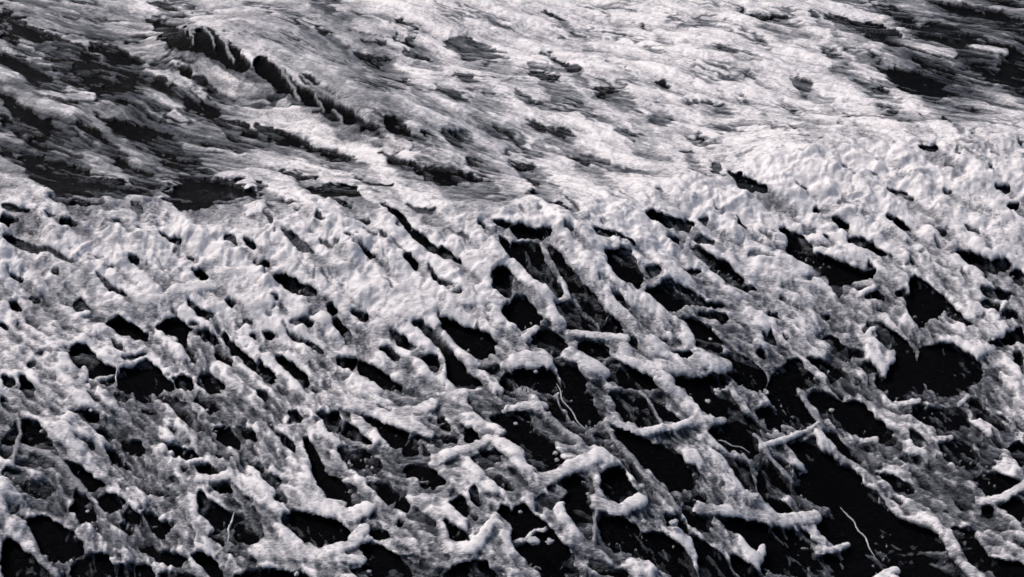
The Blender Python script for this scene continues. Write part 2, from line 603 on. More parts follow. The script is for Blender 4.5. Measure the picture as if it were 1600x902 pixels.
TRACE[(1200, 600, 0.3347)] = """
1: 0,0 130,0 170,90 220,150 210,190 120,200 100,110 60,60 0,60
1: 0,60 60,80 150,160 100,200 0,160
1: 200,0 260,20 340,60 430,50 480,90 520,140 570,200 580,260 520,240 430,210 380,190 350,150 290,140 240,110
1: 560,0 690,0 700,60 620,70 570,50
1: 690,90 720,70 900,90 920,130 880,160 780,180 730,150 700,130
1: 940,20 1000,60 1040,130 1110,170 1060,180 990,130 950,90
1: 780,180 850,180 900,230 980,290 970,340 900,340 840,300 780,260 850,240
1: 260,200 320,200 360,250 390,300 450,340 400,330 330,290 270,240
1: 100,270 230,220 240,270 330,350 420,400 480,460 520,520 590,590 700,630 800,690 860,800 890,902 620,902 540,830 480,740 400,640 320,560 260,520 130,480 0,420 0,310 150,370 290,400 180,360
1: 500,380 580,390 690,460 680,475 620,470 550,430
1: 610,315 660,310 740,330 700,350 620,340
1: 975,400 1040,390 1100,400 1180,440 1100,490 1050,500 1000,460
1: 1125,270 1170,240 1195,240 1195,370 1150,340
1: 1105,545 1195,500 1195,650 1140,600
1: 860,640 920,660 980,700 1020,770 1080,790 1195,800 1195,860 1140,890 1010,880 940,830 900,740
1: 0,480 80,520 120,570 60,590 0,570
1: 250,590 340,590 400,660 470,740 490,800 560,860 500,902 340,902 380,740 330,720 270,700 220,660 250,620
1: 0,650 120,650 210,680 190,740 190,850 120,850 0,840
.8: 1000,540 1050,545 1050,590 1010,570
.8: 820,550 850,570 830,582
.9: 1060,220 1100,250 1080,262
.8: 200,780 340,760 340,902 220,880
.8: 580,490 640,550 600,560
.6: 640,200 700,200 760,260 700,290
"""

# ridges of foam standing inside the gaps: width then points (photo units)
RIDGES = """
5 1250,600 1267,633 1280,654 1284,680 1311,707 1344,727 1364,744 1381,774 1401,797 1434,811 1468,824 1488,851 1508,885 1535,895
7 683,510 703,530 720,548 735,570
5 866,370 885,395 905,425 930,450 950,480
4 905,390 930,420 960,450
4 1000,603 1020,625 1032,645 1035,660
5 832,620 850,645 880,665 910,690
4 930,715 935,755 930,800 928,840
5 945,655 960,680 985,705 1010,740 1040,765 1060,790
4 1180,670 1210,720 1240,745
3 1225,655 1245,664
2 288,30 297,45 303,62
2.5 283,14 300,24 322,32 345,42 372,60 392,70
2.5 400,78 428,88 448,100 470,116 488,132 512,146 540,162
3 410,60 440,76 462,84
3 330,10 352,24 380,30
2 318,40 330,52 336,70
2.5 343,50 352,62 356,78 364,92
2 384,78 392,88 396,104
2.5 432,97 445,116 455,130 466,150
2 448,116 456,112 462,120
2 492,146 500,158 505,172
2 520,168 530,176 536,190
6 35,690 75,705 110,735 130,760
4 25,640 30,670 20,720
7 0,800 40,820 60,870 90,890
"""

# broad areas where the foam is thinner: amount, feather, outline
THIN = """
0.30 60 -100,-60 120,-60 260,60 420,200 330,300 120,330 -100,330
0.34 40 1340,-60 1700,-60 1700,150 1500,170 1390,120 1420,60
0.26 60 1180,620 1260,560 1500,560 1700,700 1700,980 1100,980 1120,760
0.20 50 760,560 950,600 1150,640 1150,980 760,980
0.22 40 -100,640 60,640 150,760 230,980 -100,980
0.14 60 100,560 400,600 760,600 760,980 200,980
0.18 30 760,350 900,380 960,500 860,560 770,450
0.12 50 430,20 700,160 880,260 760,290 640,230
"""

MX, MY = 260, 240                                             # margin of the tracing sheet
RW, RH = int(W) + 2 * MX, int(H) + 2 * MY

def fill(poly, arr, val):
    p = np.array(poly, float) + (MX, MY)
    x0, y0 = np.floor(p.min(0)).astype(int)
    x1, y1 = np.ceil(p.max(0)).astype(int) + 1
    x0, y0 = max(x0, 0), max(y0, 0)
    x1, y1 = min(x1, RW), min(y1, RH)
    if x1 <= x0 or y1 <= y0:
        return
    yy, xx = np.mgrid[y0:y1, x0:x1] + 0.5
    ins = np.zeros(xx.shape, bool)
    n = len(p)
    for i in range(n):
        ax, ay = p[i]
        bx, by = p[(i + 1) % n]
        if ay == by:
            continue
        c = ((ay > yy) != (by > yy)) & (xx < (bx - ax) * (yy - ay) / (by - ay) + ax)
        ins ^= c
    sub = arr[y0:y1, x0:x1]
    sub[ins] = np.maximum(sub[ins], val)

def smooth_poly(pts):
    """round the traced corners (one Chaikin pass)"""
    if len(pts) < 3:
        return pts
    out = []
    n = len(pts)
    for i in range(n):
        a, b = np.array(pts[i]), np.array(pts[(i + 1) % n])
        out += [a * .78 + b * .22, a * .22 + b * .78]
    return [tuple(p) for p in out]

gap = np.zeros((RH, RW), F32)
for (ox, oy, sc), txt in TRACE.items():
    for line in txt.strip().splitlines():
        if ':' not in line:
            continue
        d, rest = line.split(':')
        pts = [tuple(float(c) for c in q.split(',')) for q in rest.split()]
        pts = [(ox + a * sc, oy + b * sc) for a, b in pts]
        if len(pts) < 3:
            continue
        fill(smooth_poly(smooth_poly(pts)), gap, float(d))

def stroke(arr, pts, r, val):
    for (ax, ay), (bx, by) in zip(pts[:-1], pts[1:]):
        ax += MX; bx += MX; ay += MY; by += MY
        x0, x1 = int(max(min(ax, bx) - 2 * r - 3, 0)), int(min(max(ax, bx) + 2 * r + 4, RW))
        y0, y1 = int(max(min(ay, by) - 2 * r - 3, 0)), int(min(max(ay, by) + 2 * r + 4, RH))
        if x1 <= x0 or y1 <= y0:
            continue
        yy, xx = np.mgrid[y0:y1, x0:x1] + 0.5
        L2 = (bx - ax) ** 2 + (by - ay) ** 2 + 1e-6
        t = np.clip(((xx - ax) * (bx - ax) + (yy - ay) * (by - ay)) / L2, 0, 1)
        dd = np.hypot(xx - ax - t * (bx - ax), yy - ay - t * (by - ay))
        sub = arr[y0:y1, x0:x1]
        np.maximum(sub, (val * np.clip(1.6 - dd / r, 0, 1)).astype(F32), out=sub)

ridge = np.zeros((RH, RW), F32)
for line in RIDGES.strip().splitlines():
    q = line.split()
    stroke(ridge, [tuple(float(c) for c in w.split(',')) for w in q[1:]], float(q[0]), 0.7)

# foam fingers (photo units): root radius, tip radius, lift, points | label
FINGERS = """
15 9 .03 598,505 655,482 715,468 783,466 | broad smooth foam tongue reaching right over the big black hollow left of centre
9 14 .05 795,560 828,553 852,557 | short fat foam knob with rounded end just right of centre
6 8 .03 893,513 935,517 978,526 | slim foam finger pointing right below the dark furrows at centre
11 12 .03 900,552 925,566 943,577 | blunt foam lobe hanging over black water at centre
13 14 .05 1050,572 1095,562 1132,568 | thick rounded foam finger right of centre, ending above black water
6 7 .03 816,527 827,516 838,505 | small stub of foam pointing up right beside the centre ridge
8 12 .05 1095,785 1160,797 1225,806 1273,802 | long curved foam finger with swollen tip, lone in black water at lower right
9 15 .05 848,746 893,724 940,709 | foam arm with round knob end rising to the right, lower centre
8 13 .04 938,782 972,790 1003,779 | foam hook curling up under a round black hole, lower centre
5 7 .03 948,650 1000,668 1060,662 1098,645 | long thin foam arc sagging like a hammock across black water
6 7 .04 1088,656 1110,652 1131,648 | short foam stick at the right end of the thin sagging arc
6 8 .03 797,631 825,632 850,630 | small straight foam stick with a square end on black water
7 4 .03 1196,692 1237,676 1279,658 | thin straight foam rod slanting up right across black water
12 10 .03 520,625 580,636 640,662 670,671 | long smooth foam finger sloping down right above a black oval hole
10 12 .03 620,640 650,636 675,629 | plump foam finger bending up right, above the long sloping one
10 8 .04 690,712 728,697 764,681 | straight foam finger slanting up right beside a black pocket, lower left of centre
15 13 .03 462,765 515,795 552,802 576,791 | heavy foam finger with lumpy tip beside a long black slot, lower left
5 5 .02 508,780 525,780 538,782 | little foam nub on the back of the heavy lumpy finger
20 9 .05 430,855 500,862 548,848 570,820 | great white foam hook turned up at its tip, bottom left of centre
9 9 .03 525,870 545,870 564,868 | stubby foam lobe under the great white hook
13 8 .05 705,850 742,853 760,830 771,809 | sharp upturned foam horn at the bottom, left of centre
10 7 .02 482,662 508,678 526,687 | rounded foam tip drooping above a mottled dark hollow
4 5 .02 508,639 520,634 531,632 | tiny curled foam tip above the small triangular hole
7 8 .03 305,744 330,743 355,740 | short foam finger with rounded end pointing right, lower left
4 4 .02 272,721 292,718 316,711 | thin foam bridge between two small black holes, lower left
6 5 .03 1354,524 1360,512 1366,507 | small foam tooth standing in a black crescent at right
8 8 .03 1533,775 1568,771 1604,748 | foam arm running off the right edge of the picture
5 6 .03 1405,625 1420,624 1437,618 | short foam peg upturned at its tip, right side above the thin pegs
4 5 .02 1494,626 1504,620 1513,612 | pointed foam tip beside a slanting black slot, far right
4 6 .03 1455,678 1470,678 1486,675 | small horizontal foam peg over black water, far right
4 6 .03 1342,681 1357,681 1371,679 | small foam peg left of its twin, with a forked tip
7 6 .03 1288,853 1305,851 1326,842 | small foam lip curling up at the bottom right
8 9 .03 1372,902 1385,892 1401,886 | bright foam knob cut by the bottom edge at right
3 7 .03 20,128 60,143 100,150 146,151 | smooth foam roll lying level among grey streaks, upper left
4 4 .02 1567,480 1569,472 1574,466 | small foam spur inside the dark ring at right edge
5 3 .03 690,596 692,580 693,563 | thin foam spike pointing straight up below the big hollow
5 3 .03 690,612 720,608 752,602 | thin foam spike reaching right below the big hollow
4 5 .03 798,838 822,833 836,818 851,818 | bent foam twig beside white drops in the lower middle pool
8 6 .03 1186,868 1190,856 1193,846 | round headed foam stub at the bottom, right of centre
10 9 .02 210,482 283,450 340,443 405,418 | long smooth foam arm crossing the white crest at left
4 3 .02 142,587 158,583 174,578 | thin foam splinter over the large black hole at left
9 6 .02 128,590 130,580 129,568 | round foam bump rising into the large black hole at left
7 6 .03 118,494 128,487 137,483 | small foam thumb under a round black hole at left
12 14 .03 375,325 390,322 405,318 | puffy round foam head on the crest at left
10 9 .02 170,332 190,330 208,335 | rounded foam roll at the top of the left crest
11 10 .03 1418,208 1440,208 1458,209 | smooth bulging foam roll on the bright crest at upper right
10 8 .03 880,330 900,334 915,332 | smooth foam lip above two small dark slots near the centre
6 7 .03 925,372 942,371 958,369 | pale foam beak over a black pit right of centre
5 4 .03 1066,395 1072,380 1076,368 | upright foam spike between two dark furrows right of centre
6 5 .02 1345,455 1356,449 1366,446 | short foam lip near a small dark notch on the right
3 9 .02 540,205 580,218 638,228 | rounded foam tongue in the grey streaks behind the crest
3 10 .02 1370,48 1415,64 1455,78 1490,83 | rounded end of a long foam tongue among dark streaks, top right
3 9 .02 530,36 565,47 612,52 | smooth foam tongue tip beside the top wavelet
3 8 .02 1500,62 1530,74 1572,80 | pale foam lobe against the blackest water at the top right edge
"""
fingers = []
for line in FINGERS.strip().splitlines():
    a, lab = line.split('|')
    q = a.split()
    pts = [tuple(float(c) for c in w.split(',')) for w in q[3:]]
    (ax, ay), (bx, by) = pts[0], pts[1]
    dl = math.hypot(bx - ax, by - ay)
    r_ = float(q[0])
    if ay > 330 and r_ >= 5:
        pts = [(ax - (bx - ax) / dl * 2.2 * r_ - 0.4 * r_, ay - (by - ay) / dl * 2.2 * r_ - 0.5 * r_)] + pts
    fingers.append((float(q[0]), float(q[1]), float(q[2]), pts, lab.strip()))

glass = np.zeros((RH, RW), F32)                              # smoother wet foam on the back of the small wavelet
fill([(270, -20), (560, -20), (600, 60), (640, 190), (540, 175), (430, 95), (340, 42), (285, 28)], glass, 1.0)
glass = blur(glass, 9, 2)
thin = np.zeros((RH, RW), F32)
for line in THIN.strip().splitlines():
    q = line.split()
    t = np.zeros((RH, RW), F32)
    fill([tuple(float(c) for c in w.split(',')) for w in q[2:]], t, float(q[0]))
    thin = np.maximum(thin, blur(t, float(q[1]) / 1.5, 2))

# outside the view: random gaps of the same kind
yy, xx = np.mgrid[0:RH, 0:RW].astype(F32)
out = sstep(0, 60, np.maximum(np.maximum(MX - xx, xx - MX - W), np.maximum(MY - yy, yy - MY - H)))
del yy, xx
gapf = blur(gap, 1, 1)
# the gaps are steep on their upper left side and shoal slowly to the lower right
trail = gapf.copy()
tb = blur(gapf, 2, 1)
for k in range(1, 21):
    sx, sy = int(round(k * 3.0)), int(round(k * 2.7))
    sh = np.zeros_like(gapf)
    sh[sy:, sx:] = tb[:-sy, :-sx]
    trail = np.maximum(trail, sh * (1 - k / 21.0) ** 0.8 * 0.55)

rim_ = np.zeros_like(gapf)                                    # raised white rims on the near and the upper side of each gap
for sx, sy in ((-7, 5), (-13, 9), (0, -6), (5, -9), (-4, 11)):
    rim_ = np.maximum(rim_, np.roll(np.roll(tb, sy, 0), sx, 1))
rim_ = blur(rim_, 3, 1)

def sample(arr, u, v):
    u = np.clip(u + MX - 0.5, 0, RW - 1.01)
    v = np.clip(v + MY - 0.5, 0, RH - 1.01)
    x0, y0 = u.astype(np.int32), v.astype(np.int32)
    fx, fy = (u - x0).astype(F32), (v - y0).astype(F32)
    a = arr[y0, x0] * (1 - fx) + arr[y0, x0 + 1] * fx
    b = arr[y0 + 1, x0] * (1 - fx) + arr[y0 + 1, x0 + 1] * fx
    return a * (1 - fy) + b * fy

# ---------------------------------------------------------------- materials
def new_mat(name):
    m = bpy.data.materials.new(name)
    m.use_nodes = True
    return m, m.node_tree.nodes, m.node_tree.links, m.node_tree.nodes['Principled BSDF']

def foam_material(name, attr=True):
    m, n, l, b = new_mat(name)
    tc = n.new('ShaderNodeTexCoord')
    mp = n.new('ShaderNodeMapping')
    mp.inputs['Rotation'].default_value = (0, 0, math.radians(40))
    mp.inputs['Scale'].default_value = (1.0, 2.9, 1.8)
    geo = n.new('ShaderNodeNewGeometry')
    l.new(geo.outputs['Position'], mp.inputs[0])
    fine = n.new('ShaderNodeTexNoise')
    fine.inputs['Scale'].default_value = 42
    fine.inputs['Detail'].default_value = 5
    fine.inputs['Roughness'].default_value = 0.65
    l.new(mp.outputs[0], fine.inputs['Vector'])
    vor = n.new('ShaderNodeTexVoronoi')
    vor.inputs['Scale'].default_value = 95
    l.new(geo.outputs['Position'], vor.inputs['Vector'])
    # thickness of the foam, broken up into bubbles where it is thin
    ramp = n.new('ShaderNodeValToRGB')
    ramp.color_ramp.elements[0].position = 0.0
    ramp.color_ramp.elements[0].color = (0.002, 0.0022, 0.003, 1)
    ramp.color_ramp.elements[1].position = 1.0
    ramp.color_ramp.elements[1].color = (0.86, 0.83, 0.83, 1)
    for pos, c in ((0.25, (0.020, 0.024, 0.031)), (0.5, (0.125, 0.135, 0.155)), (0.75, (0.40, 0.395, 0.415))):
        e = ramp.color_ramp.elements.new(pos)
        e.color = (*c, 1)
    if attr:
        at = n.new('ShaderNodeAttribute')
        at.attribute_name = 'foam_depth'
        m1 = n.new('ShaderNodeMath'); m1.operation = 'MULTIPLY_ADD'
        l.new(fine.outputs[0], m1.inputs[0])
        m1.inputs[1].default_value = 0.95
        m1.inputs[2].default_value = -0.475
        fd = n.new('ShaderNodeMapRange')
        fd.inputs['From Min'].default_value = 0.02
        fd.inputs['From Max'].default_value = 0.5
        l.new(at.outputs['Fac'], fd.inputs[0])
        mm = n.new('ShaderNodeMath'); mm.operation = 'MULTIPLY'
        l.new(m1.outputs[0], mm.inputs[0]); l.new(fd.outputs[0], mm.inputs[1])
        m2 = n.new('ShaderNodeMath'); m2.operation = 'ADD'
        l.new(at.outputs['Fac'], m2.inputs[0]); l.new(mm.outputs[0], m2.inputs[1])
        m2.use_clamp = True
        l.new(m2.outputs[0], ramp.inputs[0])
        rr = n.new('ShaderNodeMapRange')
        rr.inputs['To Min'].default_value = 0.2
        rr.inputs['To Max'].default_value = 0.5
        l.new(m2.outputs[0], rr.inputs[0])
        l.new(rr.outputs[0], b.inputs['Roughness'])
        bs = n.new('ShaderNodeMapRange')
        bs.inputs['To Min'].default_value = 1.0
        bs.inputs['To Max'].default_value = 0.2
        l.new(at.outputs['Fac'], bs.inputs[0])
    else:
        m1 = n.new('ShaderNodeMapRange')
        m1.inputs['To Min'].default_value = 0.72
        m1.inputs['To Max'].default_value = 1.15
        l.new(fine.outputs[0], m1.inputs[0])
        l.new(m1.outputs[0], ramp.inputs[0])
        b.inputs['Roughness'].default_value = 0.6
    l.new(ramp.outputs[0], b.inputs['Base Color'])
    sp = n.new('ShaderNodeMapRange')
    sp.inputs['From Max'].default_value = 0.45
    sp.inputs['To Min'].default_value = 0.06
    sp.inputs['To Max'].default_value = 0.6
    l.new(at.outputs['Fac'], sp.inputs[0])
    l.new(sp.outputs[0], b.inputs['Specular IOR Level'])
    b.inputs['Subsurface Weight'].default_value = 0.35
    b.inputs['Subsurface Radius'].default_value = (1.0, 0.9, 0.85)
    b.inputs['Subsurface Scale'].default_value = 0.02
    bp = n.new('ShaderNodeBump')
    bp.inputs['Strength'].default_value = 0.75
    bp.inputs['Distance'].default_value = 0.04
    l.new(bs.outputs[0], bp.inputs['Strength'])
    l.new(fine.outputs[0], bp.inputs['Height'])
    bp2 = n.new('ShaderNodeBump')
    bp2.inputs['Strength'].default_value = 0.2
    bp2.inputs['Distance'].default_value = 0.004
    l.new(vor.outputs['Distance'], bp2.inputs['Height'])
    l.new(bp.outputs[0], bp2.inputs['Normal'])
    l.new(bp2.outputs[0], b.inputs['Normal'])
    return m

def water_material():
    m, n, l, b = new_mat('dark_water')
    tc = n.new('ShaderNodeTexCoord')
    mp = n.new('ShaderNodeMapping')
    mp.inputs['Rotation'].default_value = (0, 0, math.radians(40))
    mp.inputs['Scale'].default_value = (1.0, 2.5, 1.0)
    l.new(tc.outputs['Object'], mp.inputs[0])
    no = n.new('ShaderNodeTexNoise')
    no.inputs['Scale'].default_value = 34
    no.inputs['Detail'].default_value = 6
    no.inputs['Roughness'].default_value = 0.6
    l.new(mp.outputs[0], no.inputs['Vector'])
    bp = n.new('ShaderNodeBump')
    bp.inputs['Strength'].default_value = 0.9
    bp.inputs['Distance'].default_value = 0.02
    l.new(no.outputs[0], bp.inputs['Height'])
    l.new(bp.outputs[0], b.inputs['Normal'])
    b.inputs['Base Color'].default_value = (0.002, 0.0022, 0.003, 1)
    b.inputs['Roughness'].default_value = 0.1
    b.inputs['IOR'].default_value = 1.33
    b.inputs['Specular IOR Level'].default_value = 0.05
    return m

M_FOAM = foam_material('sea_foam')
M_WATER = water_material()

def drop_material():
    m, n, l, b = new_mat('glassy_foam')
    b.inputs['Base Color'].default_value = (0.5, 0.51, 0.53, 1)
    b.inputs['Roughness'].default_value = 0.2
    tc = n.new('ShaderNodeTexCoord')
    no = n.new('ShaderNodeTexNoise')
    no.inputs['Scale'].default_value = 60
    no.inputs['Detail'].default_value = 4
    l.new(tc.outputs['Object'], no.inputs['Vector'])
    bp = n.new('ShaderNodeBump')
    bp.inputs['Strength'].default_value = 0.5
    bp.inputs['Distance'].default_value = 0.006
    l.new(no.outputs[0], bp.inputs['Height'])
    l.new(bp.outputs[0], b.inputs['Normal'])
    return m
M_DROP = drop_material()

# ---------------------------------------------------------------- mesh helpers
def tag(o, label=None, cat=None, group=None, kind=None):
    if label: o['label'] = label
    if cat: o['category'] = cat
    if group: o['group'] = group
    if kind: o['kind'] = kind
    return o

def mesh_from_arrays(name, co, quads, mat, attr=None):
    me = bpy.data.meshes.new(name)
    me.vertices.add(len(co))
    me.vertices.foreach_set('co', co.astype(F32).ravel())
    nf = len(quads)
    me.loops.add(nf * 4)
    me.loops.foreach_set('vertex_index', quads.astype(np.int32).ravel())
    me.polygons.add(nf)
    me.polygons.foreach_set('loop_start', np.arange(0, nf * 4, 4, dtype=np.int32))
    me.polygons.foreach_set('use_smooth', np.ones(nf, bool))
    me.update(calc_edges=True)
    if attr is not None:
        a = me.attributes.new('foam_depth', 'FLOAT', 'POINT')
        a.data.foreach_set('value', attr.astype(F32))
    me.materials.append(mat)
    o = bpy.data.objects.new(name, me)
    COL.objects.link(o)
    return o

def compact(co, quads, attr):
    used = np.zeros(len(co), bool)
    used[quads.ravel()] = True
    idx = np.cumsum(used) - 1
    return co[used], idx[quads], attr[used]

# ---------------------------------------------------------------- fields on the sea surface
X0, X1, Y0, Y1 = -4.3, 4.3, -2.9, 5.3
NX, NY = 1812, 1225
gx = np.linspace(X0, X1, NX)
gy = Y0 + (Y1 - Y0) * np.linspace(0, 1, NY)
X, Y = np.meshgrid(gx, gy)
Z = macro(X, Y)
U, V, _ = project(X, Y, foam_top(X, Y))
FA = math.radians(-41)                                         # flow direction of the backwash
P = X * math.cos(FA) + Y * math.sin(FA)                        # along the flow
Q = -X * math.sin(FA) + Y * math.cos(FA)                       # across it

bend = 0.16 * perlin(X * 0.8 + 4, Y * 0.9, 211) + 0.05 * perlin(X * 2.3, Y * 2.3, 212)
Q = Q + bend
w1, w2 = fbm(X * 7, Y * 7, 3, 21), fbm(X * 7, Y * 7, 3, 31)
w3, w4 = fbm(X * 28, Y * 28, 2, 41), fbm(X * 28, Y * 28, 2, 51)
back = sstep(-0.45, 0.60, Y - crest_y(X) + 0.22 * w1 + 0.12 * perlin(X * 1.7, Y * 1.7, 8))   # 1 behind the crest, 0 on the face
FB = math.radians(-33)
Pb = X * math.cos(FB) + Y * math.sin(FB)
Qb = -X * math.sin(FB) + Y * math.cos(FB) + 0.7 * bend
fibre = fbm(Pb * 7 + 0.4 * w1, Qb * 36, 4, 111, 0.55)           # fine drawn-out streaks
wvl = np.exp(-(((U - 400) * 0.8 + (V - 110) * 0.6) / 170.0) ** 4 - ((-(U - 400) * 0.6 + (V - 110) * 0.8) / 45.0) ** 4)
wvl = np.clip(wvl, 0, 1)
Uw = U + 7 * w1 + 4.0 * w3 + back * (1 - wvl) * (12 * w1 + 10 * fibre)
Vw = V + 5 * w2 + 3.0 * w4 + back * (1 - wvl) * (5 * w2 + 7 * fibre)
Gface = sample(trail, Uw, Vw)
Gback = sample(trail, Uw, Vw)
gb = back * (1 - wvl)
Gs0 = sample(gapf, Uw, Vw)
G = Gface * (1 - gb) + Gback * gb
R = sample(ridge, U + 4 * w1 + 3.5 * w3, V + 3 * w2 + 3.5 * w4)
T = sample(thin, U, V)
O = sample(out, U, V)
GL = sample(glass, U, V)
far = ((U < -MX + 5) | (U > W + MX - 5) | (V < -MY + 5) | (V > H + MY - 5))
O = np.where(far, 1.0, O)

streak = fbm(Pb * 1.3 + 0.35 * w1, Qb * 8.0 + 0.2 * w2, 5, 61, 0.55)
lumps = fbm(P * 2.6, Q * 4.2, 3, 71, 0.5, 2.1, True)
cell = fbm(P * 3.2 + 0.25 * w1, Q * 6.5 + 0.25 * w2, 4, 81, 0.55)
wrk = fbm(P * 14, Q * 34, 3, 91, 0.65)
puff = fbm(X * 7 + 0.3 * w2, Y * 8 + 0.3 * w1, 3, 121, 0.5, 2.1, True)
onface = 1 - back
cb_ = np.exp(-((Y - crest_y(X) + 0.30 + 0.15 * perlin(X * 1.3, Y * 1.3, 12)) / 0.38) ** 2)
puff2 = fbm(X * 15 + 0.5 * w2, Y * 17 + 0.5 * w1, 2, 125, 0.5, 2.1, True)
low = sstep(0.35, 1.1, crest_y(X) - Y)                         # 1 well down the face

RIM = np.clip(sample(rim_, Uw, Vw) - Gs0, 0, 1)
memb = sstep(-0.05, 0.45, fbm(P * 2.0 + 5, Q * 3.6, 3, 141, 0.55))
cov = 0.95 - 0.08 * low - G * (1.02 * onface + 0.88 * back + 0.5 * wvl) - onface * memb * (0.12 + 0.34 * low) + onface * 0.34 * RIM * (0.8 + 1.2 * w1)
cov = cov - T * (1.25 * back + 0.75 * onface)
cov = cov - 0.16 * GL + GL * 0.35 * w1 + back * (1 - 0.65 * GL) * (streak * (0.46 + 0.7 * T) + fibre * (0.22 + 0.35 * T + 0.5 * np.clip(G, 0, 1)))
cov = cov + onface * (cell * (0.12 + 0.24 * low + 0.8 * T) + wrk * (0.12 + 0.36 * low + 0.3 * T))
cov = cov - O * np.clip(cell * 1.6 + 0.25, 0, 1)
crease = (1 - np.abs(perlin(Pb * 5 + 0.8 * w1, Qb * 17 + 0.8 * w2, 151)) * 2) * sstep(-0.1, 0.5, perlin(Pb * 2.2, Qb * 5, 152))
crease2 = (1 - np.abs(perlin(Pb * 13 + 0.8 * w1, Qb * 40 + 0.8 * w2, 153)) * 2) * sstep(-0.1, 0.5, perlin(Pb * 4.2, Qb * 9, 154))
pit = sstep(0.38, 0.62, perlin(P * 11 + w1, Q * 19 + w2, 155)) * sstep(0.0, 0.5, perlin(X * 2.1, Y * 2.6, 156))
cov = cov + 0.10 * cb_
cov = cov - back * (0.45 * sstep(0.2, 0.95, crease) + 0.12 * sstep(0.3, 0.95, crease2)) - onface * (0.30 * sstep(0.6, 0.95, crease2) + 0.8 * pit + 0.75 * low * sstep(0.45, 0.6, perlin(X * 6.5 + w1, Y * 7.5 + w2, 158)))
film_b = 0.08 + 0.60 * fibre + 0.85 * streak - 1.0 * wvl - 0.16 * np.clip(G, 0, 1)
film_f = (0.15 + 0.75 * wrk + 0.45 * cell) * sstep(-0.4, 0.15, perlin(P * 2.6 + 9, Q * 4.4, 161))
film = np.clip(film_b * back + film_f * onface, 0, 0.62) * (1 - O)
web = (0.62 - 0.85 * T + 0.62 * wrk + 0.26 * cell) * (1 - sstep(0.10, 0.42, Gs0 + 0.2 * w3)) * onface * (1 - O)
cov = np.maximum(cov, np.clip(web, 0, 0.85))                   # the traced net hangs together: thin foam between the thick strands
spk = sstep(0.48, 0.62, perlin(X * 75, Y * 60, 171)) * sstep(0.0, 0.35, perlin(X * 6, Y * 6, 172)) * onface  # tiny bubble specks in the gaps, their pale colour standing in for glints
cov = np.maximum(cov, film)
cov = np.maximum(cov, 0.75 * spk)
cov = np.maximum(cov, R)

# foam fingers: rounded arms raised over the sheet; each is cut out below as its own object
fid = np.full(X.shape, -1, np.int32)
lift_f = np.zeros(X.shape, F32)
grow_f = np.zeros(X.shape, F32)
for i, (r0, r1, lift, pts, lab) in enumerate(fingers):
    wp = [unproject(u, v) for u, v in pts]
    ws = [np.linalg.norm(p - CAM) / FPX for p in wp]
    n = len(pts)
    best = None
    rm = (r0 + r1) / 2
    ux, vx = U + (0.45 * w1 + 0.30 * w3) * rm, V + (0.40 * w2 + 0.28 * w4) * rm
    (pu0, pv0), (pu1, pv1) = np.min(pts, 0), np.max(pts, 0)
    box = (U > pu0 - 50) & (U < pu1 + 50) & (V > pv0 - 50) & (V < pv1 + 50)
    ub, vb = ux[box], vx[box]
    dn = np.full(ub.shape, 9.0)
    al = np.zeros(ub.shape)
    for k in range(n - 1):
        (ax, ay), (bx, by) = pts[k], pts[k + 1]
        t = np.clip(((ub - ax) * (bx - ax) + (vb - ay) * (by - ay)) / ((bx - ax) ** 2 + (by - ay) ** 2), 0, 1)
        rr = (r0 + (r1 - r0) * ((k + t) / (n - 1))) * 0.80
        dk = np.hypot(ub - ax - t * (bx - ax), vb - ay - t * (by - ay)) / (rr * (1.0 + 0.25 * (1 - sstep(0, 0.6, (k + t) / (n - 1)))))
        al = np.where(dk < dn, (k + t) / (n - 1), al)
        dn = np.minimum(dn, dk)
    rw = (r0 + r1) / 2 * np.mean(ws)
    dome = np.clip(1 - dn ** 3, 0, 1) ** 0.6 * rw * (0.32 if pts[0][1] > 330 else 0.12) * (0.05 + 0.95 * sstep(0.1, 0.6, al)) * (1 + 0.25 * w3[box] + 0.4 * w1[box])
    lf = lift_f[box]; fi = fid[box]; cb = cov[box]
    fi[(dn < 1.12) & (dome >= lf)] = i
    lf = np.maximum(lf, dome)
    on_back = pts[0][1] < 300
    grow = sstep(0.02, 0.40, al)
    top = (0.80 + 0.5 * fibre[box] + 0.3 * streak[box]) if on_back else (0.93 + 0.3 * w1[box] + 0.25 * wrk[box])
    cb = np.maximum(cb, top * (1 - sstep(0.85, 1.12, dn)) * grow)
    if not on_back:                                            # the sheet thickens where a finger grows out of it
        cb = np.maximum(cb, (0.88 + 0.35 * wrk[box]) * (1 - sstep(0.7, 2.0 + 1.2 * w1[box], dn)) * (1 - sstep(0.15, 0.6, al)) * sstep(0.0, 0.22, al + 0.25 * w2[box]) * sstep(-0.2, 0.5, cb + 0.35))
    gf = grow_f[box]; grow_f[box] = np.maximum(gf, grow * (1 - sstep(0.9, 1.1, dn)))
    lift_f[box] = lf; fid[box] = fi; cov[box] = cb
cov = np.clip(cov, -0.2, 1.05).astype(F32)

